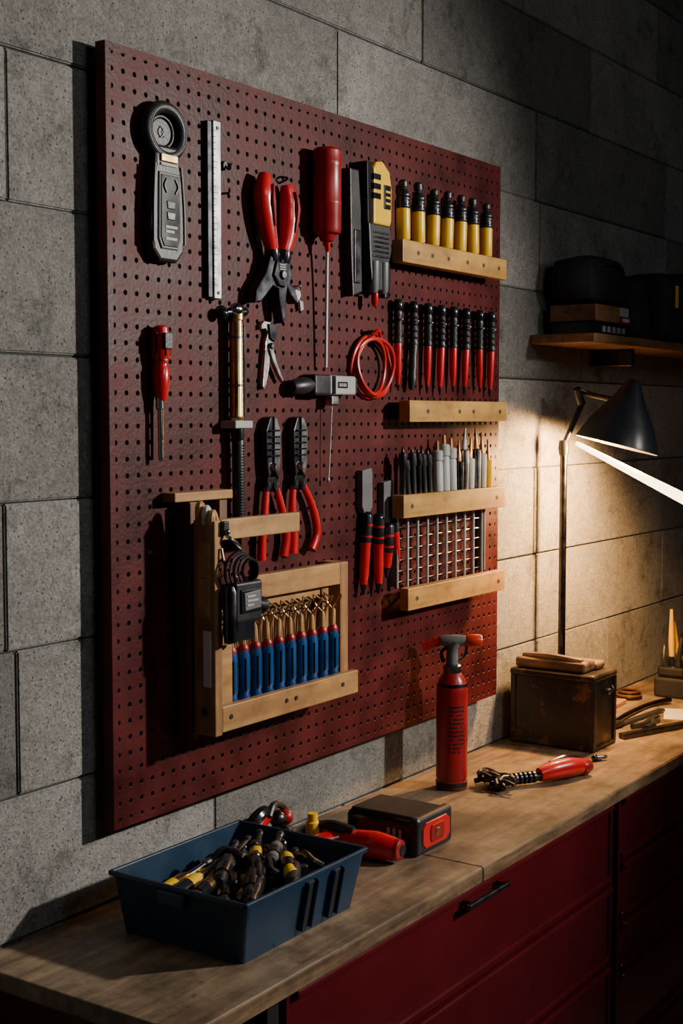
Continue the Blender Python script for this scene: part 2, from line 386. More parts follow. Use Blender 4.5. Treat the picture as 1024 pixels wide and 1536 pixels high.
o.tube([(.112,-.0275,2.038),(.106,-.0280,2.027),(.112,-.0275,2.016)],.0013,'gun',6); o.tube([(.132,-.0275,2.038),(.138,-.0280,2.027),(.132,-.0275,2.016)],.0013,'gun',6)
for q,z in enumerate((2.004,1.987)): o.plate([(.112,z),(.132,z),(.130,z-.012),(.114,z-.012)],-.0280,-.025,'gun' if q else 'black',.001)
for i,z in enumerate((1.962,1.955,1.944)):
    o.box(.109,.109+[.027,.020,.026][i],-.0275,-.0260,z,z+.004,'greyl',0)
for a in (-1,1):
    o.tube([(cx+a*.030,-.022,2.06),(cx+a*.035,-.023,2.0),(cx+a*.036,-.023,1.94)],.0018,'grey',6)
o.done()
o=O("steel_straightedge")
o.box(.232,.2425,-.010,0,1.865,2.150,'gun',.001)
o.box(.2435,.2625,-.013,0,1.863,2.152,'steel',.0015)
for z in (2.14,1.873): o.rod((.253,-.0145,z),(.253,-.01,z),[(0,.003),(1,.003)],'black',10)
for i in range(26): o.box(.2435,.2435+(.006 if i%5 else .010),-.0134,-.0125,1.885+i*.01,1.886+i*.01,'black',0)
o.done()
o=O("red_handled_pliers")
o.tube([(.391,-.021,1.955),(.381,-.021,1.980),(.371,-.021,2.015),(.366,-.021,2.05),(.371,-.021,2.082)],[.012,.016,.0195,.0198,.012],'red',16,flat=.85)
o.tube([(.424,-.021,1.955),(.433,-.021,1.978),(.439,-.021,2.01),(.439,-.021,2.045),(.433,-.021,2.073)],[.012,.016,.0195,.019,.012],'red',16,flat=.85)
for (a,b,c) in (((.372,-.038,2.065),(.370,-.039,2.035),(.378,-.037,1.995)),((.437,-.038,2.06),(.441,-.039,2.03),(.437,-.037,1.99))): o.tube([a,b,c],[.002,.005,.002],'redd',8)
for px_,sg in ((.389,-1),(.425,1)):
    o.rod((px_,-.021,1.958),(px_-sg*.003,-.02,1.938),[(0,.0125),(.5,.014),(1,.012)],'blackg',14)
o.plate([(.378,1.945),(.395,1.948),(.405,1.938),(.418,1.948),(.434,1.945),(.440,1.915),(.434,1.902),(.447,1.897),(.458,1.875),(.452,1.868),(.436,1.880),(.426,1.893),(.422,1.87),(.421,1.84),(.413,1.832),(.404,1.862),(.400,1.888),(.384,1.893),(.350,1.864),(.334,1.862),(.338,1.885),(.366,1.918)],-.028,-.006,'gun',.003)
o.plate([(.390,1.937),(.412,1.937),(.424,1.915),(.412,1.893),(.395,1.895),(.381,1.912)],-.033,-.02,'gun',.002)
o.rod((.403,-.038,1.914),(.403,-.02,1.914),[(0,.006),(.3,.009),(1,.009)],'dsteel',16)
for q in range(3): o.box(.395,.412,-.0345,-.03,1.9225+q*.004,1.9245+q*.004,'greyl',0)
o.tube([(.438,.0,2.078),(.440,-.018,2.085),(.442,-.0,2.090)],.002,'gun',6); o.done()
o=O("red_grease_tube_with_rod")
o.rod((.545,-.028,1.984),(.545,-.028,2.152),[(0,.006),(.02,.012),(.08,.016),(.10,.0240),(.14,.0262),(.40,.0262),(.41,.0268),(.43,.0268),(.44,.0262),(.80,.0262),(.81,.0268),(.86,.0268),(.87,.0262),(.97,.0262),(1,.022)],'redd',24)
o.rod((.548,-.028,1.968),(.545,-.028,1.988),[(0,.004),(1,.007)],'red',12)
o.tube([(.549,-.026,1.97),(.553,-.022,1.90),(.556,-.018,1.76)],.0030,'white',8); 
o.tube([(.545,.001,2.11),(.545,-.01,2.11),(.545,-.02,2.11)],.004,'gun',6); o.done()
o=O("yellow_black_utility_knife")
o.plate([(.690,2.140),(.700,2.152),(.722,2.156),(.748,2.138),(.756,2.105),(.754,2.045),(.749,2.035),(.690,2.035)],-.036,-.006,'yel',.005)
for i,z in enumerate((2.118,2.100,2.082)): o.box(.688,.712,-.038,-.03,z,z+.011,'blackg',.001)
o.box(.724,.748,-.038,-.03,2.066,2.112,'blackg',.002)
for q in range(3): o.box(.728,.744,-.0388,-.0375,2.075+q*.011,2.079+q*.011,'yel',0)
o.plate([(.672,2.150),(.688,2.150),(.690,2.03),(.676,2.03)],-.032,-.002,'blackg',.002)
o.plate([(.676,2.036),(.752,2.036),(.758,1.99),(.746,1.958),(.744,1.91),(.690,1.91),(.682,1.96)],-.034,-.004,'black',.003)
for q in range(6): o.box(.69,.744,-.036,-.03,2.018-q*.009,2.022-q*.009,'gun',.001)
for xx in (.698,.732): o.rod((xx,-.030,1.905),(xx,-.030,1.965),[(0,.007),(.1,.010),(1,.011)],'grey',14)
o.rod((.708,-.026,1.880),(.709,-.026,1.905),[(0,.004),(.3,.007),(1,.007)],'red',12)
o.plate([(.746,1.985),(.768,1.985),(.770,1.93),(.764,1.90),(.750,1.90)],-.024,-.004,'gun',.002)
o.plate([(.630,2.132),(.660,2.132),(.668,2.06),(.672,1.905),(.640,1.895),(.634,1.98)],-.022,-.000,'black',.003)
o.box(.642,.662,-.025,-.018,1.92,2.02,'gun',.002)
o.done()
o=O("telescopic_ratchet_bar")
o.ball((.290,-.022,1.848),.0145,'chrome',(1.1,.8,.8))
o.rod((.262,-.018,1.842),(.318,-.02,1.846),[(0,.005),(.2,.007),(.4,.005),(.6,.006),(.85,.009),(1,.006)],'gun',14)
o.ball((.262,-.014,1.840),.011,'blackg')
o.rod((.293,-.018,1.662),(.293,-.018,1.842),[(0,.0125),(.03,.0135),(.05,.0115),(.93,.0115),(.94,.0132),(1,.0132)],'brass',20)
o.rod((.301,-.026,1.665),(.301,-.026,1.825),[(0,.0045),(1,.0045)],'chrome',10)
for z in (1.72,1.80): o.rod((.293,-.018,z),(.293,-.018,z+.004),[(0,.0125),(1,.0125)],'dsteel',20)
o.box(.271,.318,-.034,-.000,1.650,1.663,'greyl',.002)
o.rod((.296,-.018,1.625),(.296,-.018,1.652),[(0,.009),(.5,.012),(1,.011)],'gun',16)
o.rod((.298,-.018,1.49),(.297,-.018,1.636),[(0,.0105),(.95,.0105),(1,.009)],'black',16)
for q in range(26): o.rod((.298,-.018,1.50+q*.0048),(.298,-.018,1.502+q*.0048),[(0,.0109),(1,.0109)],'blackg',14)
o.done()
o=O("needle_nose_snips")
o.plate([(.374,1.828),(.382,1.835),(.398,1.834),(.409,1.825),(.412,1.81),(.404,1.792),(.398,1.782),(.396,1.755),(.388,1.728),(.380,1.716),(.377,1.722),(.380,1.750),(.384,1.785),(.386,1.80),(.392,1.815),(.386,1.822),(.374,1.820)],-.010,-.000,'steel',.001)
o.plate([(.392,1.795),(.402,1.79),(.412,1.765),(.425,1.745),(.432,1.734),(.430,1.730),(.418,1.742),(.402,1.765),(.392,1.785)],-.014,-.006,'steel',.001)
o.plate([(.390,1.83),(.41,1.832),(.416,1.815),(.406,1.80),(.395,1.805)],-.014,-.006,'gun',.001)
o.rod((.397,-.017,1.792),(.397,-.008,1.792),[(0,.004),(.3,.006),(1,.006)],'dsteel',14)
o.done()
o=O("red_screwdriver")
prof=[(0,.008),(.08,.011),(.2,.0135),(.42,.0145),(.46,.0118),(.52,.0118),(.58,.0148),(.85,.0148),(.97,.0125),(1,.007)]
o.rod((.107,-.016,1.694),(.107,-.016,1.812),prof,'red',20)
for a in range(6):
    t=math.radians(60*a+15); o.tube([(.107+.0142*math.cos(t),-.016+.0142*math.sin(t),1.765),(.107+.0146*math.cos(t),-.016+.0146*math.sin(t),1.80)],.002,'blackg',6,sub=1)
o.rod((.107,-.016,1.757),(.107,-.016,1.764),[(0,.0135),(1,.0135)],'dsteel',18)
o.box(.098,.116,-.034,-.028,1.775,1.80,'black',.001)
o.rod((.104,-.017,1.600),(.104,-.016,1.70),[(0,.0030),(.1,.0042),(.8,.0042),(.82,.0068),(1,.0068)],'chrome',12)
o.rod((.112,-.013,1.606),(.112,-.013,1.70),[(0,.0025),(.9,.0035),(1,.005)],'brass',10)
o.done()
o=O("red_cable_coil")
for q,(rx,rr,dx,dy) in enumerate(((.068,.060,0,0),(.060,.058,.008,-.004),(.052,.053,-.008,-.008),(.064,.054,.003,-.011))):
    o.tube([(.725+dx+rx*math.cos(a),-.006+dy+.004*math.sin(2*a+q),1.766+rr*math.sin(a)) for a in [math.radians(30*i) for i in range(12)]],.0038,'redc',8,closed=True)
o.tube([(.735,-.022,1.825),(.722,-.026,1.835),(.712,-.02,1.828)],.004,'red',8)
o.tube([(.70,.0,1.83),(.715,-.018,1.833),(.73,.0,1.832)],.003,'gun',6)
o.done()
o=O("pocket_torch_with_cord")
o.rod((.452,-.016,1.722),(.505,-.020,1.727),[(0,.011),(.1,.0135),(.5,.0155),(.8,.014),(1,.012)],'black',18)
o.box(.500,.552,-.034,.0,1.708,1.746,'black',.005,seg=3)
o.box(.550,.636,-.032,-.008,1.710,1.745,'greyl',.004,seg=3)
o.box(.556,.566,-.0335,-.03,1.711,1.744,'blackg',0); o.box(.574,.606,-.0335,-.03,1.722,1.734,'gun',.001)
for q in range(4): o.box(.578+q*.006,.581+q*.006,-.0342,-.033,1.725,1.731,'paper',0)
o.box(.632,.643,-.030,-.010,1.713,1.742,'black',.002)
o.box(.562,.586,-.028,-.010,1.690,1.708,'steel',.003)
o.tube([(.574,-.019,1.69),(.572,-.017,1.62),(.570,-.014,1.552)],.0011,'white',6)
o.rod((.570,-.014,1.546),(.570,-.014,1.556),[(0,.002),(.5,.003),(1,.002)],'steel',8)
o.done()
def stripper(cx,hl,hr,zb,bow):
    o=O("wire_stripper_pliers")
    o.plate([(cx-.019,1.645),(cx-.008,1.668),(cx-.001,1.670),(cx-.002,1.575),(cx-.012,1.560),(cx-.017,1.59)],-.020,-.001,'gun',.002)
    o.plate([(cx+.001,1.670),(cx+.009,1.667),(cx+.020,1.645),(cx+.018,1.59),(cx+.012,1.560),(cx+.000,1.575)],-.023,-.006,'dsteel',.002)
    for q in range(5): o.box(cx-.014,cx+.014,-.0245,-.022,1.600+q*.011,1.603+q*.011,'blackg',.0005)
    o.rod((cx,-.028,1.582),(cx,-.006,1.582),[(0,.005),(.2,.008),(1,.008)],'steel',16)
    o.plate([(cx-.015,1.565),(cx+.014,1.565),(cx+.018,1.540),(cx+.008,1.538),(cx,1.553),(cx-.008,1.538),(cx-.019,1.540)],-.020,-.006,'gun',.002)
    o.tube([(cx-.012,-.014,1.552),(cx-.017,-.014,1.51),(hl+.002,-.014,1.46),(hl,-.014,zb)],[.0062,.0078,.0088,.0095],'red',12,flat=.85)
    o.tube([(cx+.012,-.014,1.552),((cx+hr)/2+.008+bow,-.014,1.51),(hr+.004+bow,-.014,1.46),(hr,-.014,zb+.002)],[.0062,.0078,.0088,.0095],'red',12,flat=.85)
    for a,b in ((cx-.012,1.553),(cx+.012,1.553)): o.rod((a,-.014,b-.006),(a,-.014,b+.004),[(0,.0080),(1,.007)],'blackg',12)
    o.done()
stripper(.393,.366,.430,1.420,.004); stripper(.473,.459,.515,1.425,.014)
def chis(x,zt,zb,blade,dx=0):
    o=O("chisel_with_red_handle")
    if blade:
        o.plate([(x-.018,zt),(x+.014,zt+.004),(x+.018,zt-.004),(x+.018,zt-.072),(x+.008,zt-.084),(x-.010,zt-.084),(x-.018,zt-.07)],-.014,-.000,'grey',.0015)
    ht=zt-.08 if blade else zt
    o.rod((x+dx,-.013,ht-.06),(x,-.013,ht),[(0,.0115),(.85,.0118),(.95,.010),(1,.007)],'blackg',16)
    for q in range(2): o.rod((x+dx*(.7-q*.4),-.013,ht-.05+q*.022),(x+dx*(.7-q*.4),-.013,ht-.046+q*.022),[(0,.0122),(1,.0122)],'red',16)
    o.rod((x+dx*2.2,-.013,zb+.02),(x+dx,-.013,ht-.06),[(0,.0075),(.3,.0098),(.9,.0105),(1,.0115)],'red',16)
    o.rod((x+dx*2.3,-.013,zb),(x+dx*2.2,-.013,zb+.022),[(0,.003),(.5,.005),(1,.0075)],'blackg',12)
    o.done()
chis(.703,1.566,1.325,True,-.006); chis(.743,1.480,1.322,False,0); 
chis(.780,1.540,1.350,True,-.003)
o=O("red_pocket_driver"); o.rod((.815,-.013,1.372),(.801,-.013,1.455),[(0,.003),(.2,.0075),(.7,.0095),(.9,.009),(1,.006)],'red',14); o.rod((.803,-.013,1.44),(.801,-.013,1.468),[(0,.0098),(1,.007)],'blackg',14); o.done()
o=O("hanging_keys"); o.plate([(.478,1.895),(.492,1.90),(.496,1.886),(.487,1.873),(.477,1.882)],-.006,-.001,'white',.001)
o.plate([(.487,1.878),(.498,1.876),(.500,1.862),(.491,1.858)],-.009,-.005,'greyl',.001); o.tube([(.488,.001,1.902),(.488,-.01,1.904),(.488,-.008,1.895)],.0015,'steel',6); o.done()
o=O("peg_hook"); o.plate(ell(.283,2.085,.006,.008,12),-.006,-.000,'black',.001); o.tube([(.283,-.004,2.085),(.283,-.014,2.078),(.283,-.018,2.088)],.002,'black',6)
o.tube([(.283,.001,2.04),(.283,-.012,2.04),(.283,-.014,2.048)],.002,'gun',6); o.done()
o=O("peg_screw"); o.rod((.094,-.005,1.457),(.094,.001,1.457),[(0,.003),(.5,.005),(1,.005)],'steel',12); o.done()

# ------------------------------------------------------------------ wooden rack
o=O("wooden_tool_rack")
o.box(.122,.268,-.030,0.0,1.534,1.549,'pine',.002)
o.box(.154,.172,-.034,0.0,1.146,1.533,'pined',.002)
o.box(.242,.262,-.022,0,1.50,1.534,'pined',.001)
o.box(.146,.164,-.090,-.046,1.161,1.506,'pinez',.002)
o.box(.158,.172,-.046,-.034,1.17,1.50,'cabd',.001)  # black filler paints the shaded gap between the two stiles
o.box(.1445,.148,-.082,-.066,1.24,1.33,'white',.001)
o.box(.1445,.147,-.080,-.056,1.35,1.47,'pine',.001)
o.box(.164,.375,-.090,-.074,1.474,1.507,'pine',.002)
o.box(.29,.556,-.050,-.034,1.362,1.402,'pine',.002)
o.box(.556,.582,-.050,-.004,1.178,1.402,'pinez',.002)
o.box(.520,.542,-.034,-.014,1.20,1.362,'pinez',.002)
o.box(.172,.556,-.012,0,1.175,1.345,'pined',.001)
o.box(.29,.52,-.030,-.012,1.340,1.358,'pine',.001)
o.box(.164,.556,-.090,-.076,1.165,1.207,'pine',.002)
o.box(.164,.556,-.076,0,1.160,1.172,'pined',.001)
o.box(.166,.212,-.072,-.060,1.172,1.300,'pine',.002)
for x in (.185,.335,.362,.505):
    o.rod((x,-.0915,1.188),(x,-.085,1.188),[(0,.004),(1,.004)],'cabd',10)
for z in (1.41,1.20): o.rod((.1415,-.068,z),(.148,-.068,z),[(0,.004),(.4,.006),(1,.006)],'steel' if z>1.3 else 'black',12)
for q,(yy,zz) in enumerate(((-.055,1.530),(-.068,1.524),(-.08,1.518))):
    o.tube([(.150,yy,1.500),(.148,yy-.002,zz-.006),(.155,yy,zz),(.163,yy,1.503)],[.006,.0065,.006,.005],'pine' if q!=1 else 'paper',8)
o.box(.160,.174,-.098,-.089,1.482,1.505,'black',.002); o.ball((.167,-.099,1.488),.005,'dsteel')
o.done()
o=O("blue_screwdriver_set")
for i in range(10):
    x=.225+i*.0327; y=-.058; tl=random.uniform(-.003,.003)
    o.rod((x,y,1.1725),(x,y,1.284),[(0,.0095),(.04,.0112),(.3,.0112),(.34,.0098),(.38,.0112),(.9,.0112),(1,.009)],'blue',16)
    for q in range(6): 
        a=math.radians(60*q); o.tube([(x+.0108*math.cos(a),y+.0108*math.sin(a),1.215),(x+.0108*math.cos(a),y+.0108*math.sin(a),1.27)],.0018,'blackg',5,sub=1)
    o.rod((x,y,1.282),(x,y,1.293),[(0,.0095),(.5,.0095),(1,.006)],'redd',14)
    o.rod((x,y,1.291),(x+tl,y,1.325+random.uniform(-.006,.006)),[(0,.0055),(.8,.005),(1,.003)],'pine',10)
    w=random.uniform(.8,1.3)
    o.tube([(x+tl,y,1.318),(x+.006*w,y-.012,1.338),(x+.020*w,y-.006,1.346),(x+.028*w,y+.008,1.333),(x+.018,y+.012,1.322)],.0017,'copper',6)
    o.tube([(x+tl,y,1.320),(x-.012*w,y+.006,1.336),(x-.002*w,y+.018,1.349),(x+.016*w,y+.016,1.339)],.0017,'brass',6)
    o.tube([(x,y+.014,1.20),(x,y+.018,1.30),(x+.006,y+.014,1.335)],.0025,'copper',6)
o.done()
o=O("black_cable_winch",T(-.006,0,.012))
o.box(.172,.240,-.118,-.092,1.330,1.396,'black',.005,seg=3)
o.box(.180,.234,-.122,-.112,1.345,1.385,'blackg',.004)
o.plate([(.186,1.378),(.228,1.381),(.229,1.352),(.188,1.350)],-.1235,-.12,'grey',.001)
for q in range(3): o.box(.192,.192+[.02,.028,.016][q],-.1245,-.123,1.371-q*.007,1.374-q*.007,'greyl',0)
o.box(.166,.226,-.114,-.094,1.300,1.335,'blackg',.004); o.rod((.172,-.105,1.300),(.172,-.105,1.39),[(0,.010),(.2,.012),(.9,.012),(1,.008)],'gun',14)
o.rod((.236,-.11,1.355),(.258,-.11,1.35),[(0,.009),(.5,.014),(1,.009)],'black',14)
for q in range(5):
    r=.030-.003*q; o.tube([(.196+q*.004+r*1.1*math.cos(a),-.102-.003*q,1.412+r*math.sin(a)) for a in [math.radians(36*i+9*q) for i in range(10)]],.0018 if q%2 else .0026,'black' if q%2 else 'gun',6,closed=True)
o.tube([(.175,-.095,1.47),(.18,-.105,1.462),(.205,-.1,1.448),(.22,-.10,1.43)],.003,'steel',8)
o.tube([(.165,-.093,1.45),(.170,-.098,1.42),(.20,-.098,1.40)],.0022,'copper',6)
o.done()

# ------------------------------------------------------------------ blue bin
def frustum(o,b0,b1,z0,z1,k):
    t=bmesh.new()
    def ring(b,z,r):
        x0,x1,y0,y1=b; vs=[]
        for cx,cy,a0 in ((x1-r,y1-r,0),(x0+r,y1-r,90),(x0+r,y0+r,180),(x1-r,y0+r,270)):
            for q in range(5):
                a=math.radians(a0+22.5*q); vs.append(t.verts.new((cx+r*math.cos(a),cy+r*math.sin(a),z)))
        return vs
    A=ring(b0,z0,.008); B=ring(b1,z1,.010)
    n=len(A)
    for i in range(n): t.faces.new((A[i],A[(i+1)%n],B[(i+1)%n],B[i]))
    t.faces.new(A[::-1])
    w=.0035
    B2=ring((b1[0]+w,b1[1]-w,b1[2]+w,b1[3]-w),z1,.008)
    A2=ring((b0[0]+w,b0[1]-w,b0[2]+w,b0[3]-w),z0+w,.006)
    for i in range(n):
        t.faces.new((B[i],B[(i+1)%n],B2[(i+1)%n],B2[i])); t.faces.new((B2[i],B2[(i+1)%n],A2[(i+1)%n],A2[i]))
    t.faces.new(A2)
    o.merge(t,k,False)
o=O("blue_storage_bin")
frustum(o,(-.041,.236,-.290,-.064),(-.056,.250,-.308,-.053),.9005,.994,'bin')
for (x0,x1,y0,y1) in ((-.059,.253,-.311,-.305),(-.059,.253,-.056,-.050),(-.059,-.053,-.311,-.050),(.247,.253,-.311,-.050)):
    o.box(x0,x1,y0,y1,.988,.996,'bin',.002)
rX=Matrix.Rotation(math.radians(11),3,'X')
for x in (.088,.111,.156,.179): o.box(x,x+.005,-.3075,-.292,.908,.986,'bin',.002,rot=rX)
for x in (.094,.162): o.box(x,x+.016,-.3025,-.293,.912,.985,'cabd',.002,rot=rX)  # black strips paint the shade of two recesses
o.box(-.064,-.054,-.20,-.15,.966,.988,'bin',.003)
o.box(.030,.034,-.292,-.070,.904,.955,'bin',.001)
o.done()
o=O("pile_of_hand_tools")
cols=['blackg','black','gun','blackg','black','gun','grey','dsteel','black']
def handtool(p,ang,tilt,L,kh,band,r=None):
    d=V((math.cos(ang)*math.cos(tilt),math.sin(ang)*math.cos(tilt),math.sin(tilt)))
    p=V(p); r=r or random.uniform(.009,.0125)
    a=p-d*L/2; b=p+d*L*.08; c=p+d*L/2
    o.rod(a,b,[(0,r*.6),(.06,r),(.3,r*.86),(.5,r),(.85,r*.95),(1,r*.6)],kh,14)
    if band: o.rod(a+(b-a)*.3,a+(b-a)*.6,[(0,r*1.06),(1,r*1.06)],band,14)
    o.rod(b,c,[(0,r*.45),(.7,r*.4),(.75,r*.6),(.95,r*.5),(1,r*.15)],random.choice(['dsteel','gun','black']),10)
for q in range(54):
    lay=q//14
    z=.917+.015*lay+random.uniform(0,.006)
    L=random.uniform(.10,.15)
    ang=random.uniform(-.2,.9) if q%3 else random.uniform(-1.2,-.6)
    hx=abs(math.cos(ang))*L/2; hy=abs(math.sin(ang))*L/2
    x=random.uniform(.0,.2); y=random.uniform(-.26,-.09)
    x=min(max(x,-.032+hx),.222-hx); y=min(max(y,-.275+hy),-.080-hy)
    handtool((x,y,z),ang,random.uniform(-.08,.08),L,random.choice(cols),random.choice([None,None,None,'yel','gun']))
for (x,y,z,a,k,b,L) in ((.03,-.120,.970,.1,'brass','yel',.15),(.03,-.145,.974,.15,'yel','blackg',.15),(.035,-.172,.974,.2,'brass','blackg',.14),(.165,-.215,.984,.75,'yel','blackg',.13),
    (.12,-.19,.986,.7,'blackg',None,.15),(.175,-.15,.986,.6,'blackg','yel',.13),(.08,-.215,.982,.6,'black','gun',.16),(.06,-.24,.978,.5,'blackg',None,.15),(.15,-.24,.979,.6,'black',None,.13),(.185,-.18,.990,.5,'grey','black',.11),
    (.10,-.15,.984,.5,'black','blackg',.15),(.14,-.13,.980,.3,'blackg','grey',.14)):
    handtool((x,y,z),a,.10,L,k,b,.0118)
for q in range(5):
    a=random.uniform(0,3); c=(random.uniform(.09,.19),random.uniform(-.24,-.12),.984)
    o.tube([(c[0]+.018*math.cos(a),c[1]+.018*math.sin(a),c[2]-.004),(c[0],c[1],c[2]+.008),(c[0]-.02*math.cos(a),c[1]-.02*math.sin(a),c[2]),(c[0]-.03*math.cos(a+.5),c[1]-.03*math.sin(a+.5),c[2]-.01)],.006,random.choice(['black','blackg']),8)
o.done()

# ------------------------------------------------------------------ battery pack
o=O("black_battery_pack")
o.box(.497,.612,-.250,-.100,.902,.964,'blackg',.012,seg=4)
o.box(.505,.604,-.242,-.108,.960,.968,'black',.004,seg=3)
o.box(.492,.617,-.256,-.236,.9005,.970,'black',.012,seg=4)
o.plate([(.519,.912),(.590,.912),(.602,.922),(.602,.948),(.590,.958),(.519,.958),(.508,.948),(.508,.922)],-.2585,-.25,'red',.002)
o.plate([(.537,.920),(.574,.920),(.579,.926),(.579,.944),(.574,.950),(.537,.950),(.532,.944),(.532,.926)],-.2605,-.256,'redd',.001)
o.plate(ell(.555,.935,.009,.008,6),-.262,-.258,'brass',.001)
for q in range(3): o.box(.4955,.498,-.22+q*.012,-.214+q*.012,.925,.945,'greyl',.0005)
o.done()
o=O("red_cordless_tool")
o.tube([(.452,-.235,.925),(.445,-.20,.928),(.440,-.15,.926),(.440,-.10,.924)],[.020,.0245,.023,.018],'red',16,flat=.95)
o.rod((.453,-.249,.925),(.452,-.232,.925),[(0,.012),(.2,.018),(1,.020)],'redd',18)
o.rod((.4532,-.2505,.925),(.453,-.245,.925),[(0,.010),(1,.011)],'blackg',16)
o.tube([(.440,-.13,.930),(.41,-.115,.928),(.37,-.10,.925),(.345,-.09,.92)],[.018,.017,.015,.012],'red',14)
o.tube([(.436,-.16,.948),(.430,-.12,.953),(.425,-.09,.95)],[.008,.010,.007],'black',10)
o.rod((.418,-.085,.918),(.418,-.085,.972),[(0,.012),(.7,.012),(.75,.009),(1,.009)],'yel',14)
o.tube([(.44,-.10,.93),(.445,-.06,.925),(.46,-.03,.917)],[.016,.018,.012],'blackg',12)
o.rod((.405,-.12,.9005),(.405,-.12,.925),[(0,.014),(1,.010)],'black',12)
o.done()
o=O("red_black_locking_pliers")
o.tube([(.29,-.035,.945),(.33,-.03,.965),(.375,-.02,.970),(.41,-.01,.950)],[.010,.014,.014,.010],'red',10)
o.tube([(.30,-.01,.925),(.35,-.005,.945),(.40,-.0,.960),(.43,.0,.955)],[.010,.012,.011,.008],'blackg',10)
o.tube([(.35,-.04,.975),(.37,-.035,.990),(.40,-.03,.980),(.42,-.03,.96)],.006,'black',8)
o.tube([(.275,-.025,.935),(.31,-.04,.978),(.34,-.04,.988)],[.008,.012,.010],'blackg',10)
o.box(.33,.42,-.045,-.01,.9005,.945,'black',.008); o.ball((.375,-.04,.965),.015,'gun'); o.ball((.405,-.035,.96),.014,'redd')
o.box(.29,.34,-.045,-.015,.9005,.930,'gun',.004)
o.done()

# ------------------------------------------------------------------ red canister torch
o=O("red_gas_torch_canister")
cx,cy=.930,-.075; r=.0325
P=[(0,r*.95),(.01,r),(.06,r),(.065,r*.96),(.085,r*.96),(.09,r),(.80,r),(.84,r*.97),(.90,r*.86),(.95,r*.62),(.97,r*.5),(1,r*.5)]
o.rod((cx,cy,.9005),(cx,cy,1.152),P,'redd',32)
o.rod((cx,cy,.9003),(cx,cy,.916),[(0,r*.99),(1,r*1.02)],'cabd',32)
o.rod((cx,cy,1.115),(cx,cy,1.121),[(0,r*.985),(1,r*.97)],'gun',32)
o.rod((cx,cy,1.142),(cx,cy,1.160),[(0,.018),(.3,.019),(.8,.019),(1,.014)],'dsteel',24)
o.tube([(cx,cy,1.155),(cx,cy,1.185),(cx+.004,cy-.004,1.205)],[.013,.012,.015],'grey',14)
R_=V((.562,-.827,0)); c0=V((cx,cy,1.208))
o.rod(c0-R_*.025,c0+R_*.030,[(0,.009),(.15,.012),(.6,.013),(.9,.011),(1,.010)],'grey',18)
o.rod(c0+R_*.028,c0+R_*.062,[(0,.010),(.15,.0135),(.85,.0135),(1,.010)],'redo',18)
o.tube([c0-R_*.02,c0-R_*.040+V((0,0,-.006)),c0-R_*.062+V((0,0,-.014))],[.009,.0085,.010],'redd',12)
o.tube([c0+V((0,0,-.01)),c0-R_*.022+V((0,0,-.022)),c0-R_*.018+V((0,0,-.045))],.004,'blackg',8)
o.tube([c0+R_*.03+V((0,0,-.006)),c0+R_*.026+V((0,0,-.03)),c0+R_*.012+V((0,0,-.042))],.0035,'dsteel',8)
fwd=V((-.827,-.562,0)); 
for row in range(12):
    zz=1.075-row*.0085
    for colm in range(7):
        if random.random()<.15: continue
        a=math.radians(-12+colm*9)
        d=fwd*math.cos(a)+R_*math.sin(a); c=V((cx,cy,zz))+d*(r*1.002)
        q=Matrix.Rotation(math.atan2(d.y,d.x),3,'Z')
        o.box(c.x-.0005,c.x+.0005,c.y-.0018,c.y+.0018,c.z-.002,c.z+.002,'cabd',0,rot=q)
o.done()

o=O("adjustable_wrench_with_red_handle")
o.tube([(1.055,-.215,.920),(1.085,-.230,.924),(1.13,-.248,.925),(1.17,-.262,.921)],[.015,.0200,.0215,.016],'red',16,flat=.9)
o.tube([(1.09,-.222,.941),(1.13,-.238,.945),(1.165,-.25,.940)],[.003,.006,.003],'blackg',8)
o.rod((1.165,-.260,.920),(1.188,-.270,.919),[(0,.017),(.5,.018),(1,.012)],'redd',14)
o.tube([(1.06,-.217,.916),(1.035,-.20,.916),(1.00,-.178,.914),(.985,-.165,.912)],[.010,.008,.0085,.010],'gun',12)
for q in range(7): o.rod(V((1.045-q*.009,-.208+q*.006,.917)),V((1.041-q*.009,-.2055+q*.006,.917)),[(0,.0125),(1,.0125)],'gun',14)
for q in range(26):
    c=V((.978+random.uniform(-.030,.03),-.155+random.uniform(-.035,.04),.9095+random.uniform(0,.018)))
    a=random.uniform(0,6.3); d=V((math.cos(a),math.sin(a),0))*.020
    o.tube([c-d,c+V((0,0,.005)),c+d+V((d.y*.6,-d.x*.6,0))],random.uniform(.0035,.0065),random.choice(['gun','black','black']),8)
o.box(.955,1.00,-.175,-.14,.9005,.914,'gun',.003,rot=rz(25))
o.tube([(.995,-.125,.906),(1.02,-.135,.906),(1.06,-.17,.907),(1.08,-.20,.907)],.0035,'black',8)
o.done()
o=O("loose_pipe_fitting"); o.rod((1.30,-.235,.908),(1.325,-.250,.908),[(0,.0075),(.4,.0075),(.45,.005),(.9,.005),(1,.003)],'dsteel',12); o.ball((1.297,-.233,.908),.0075,'gun'); o.done()

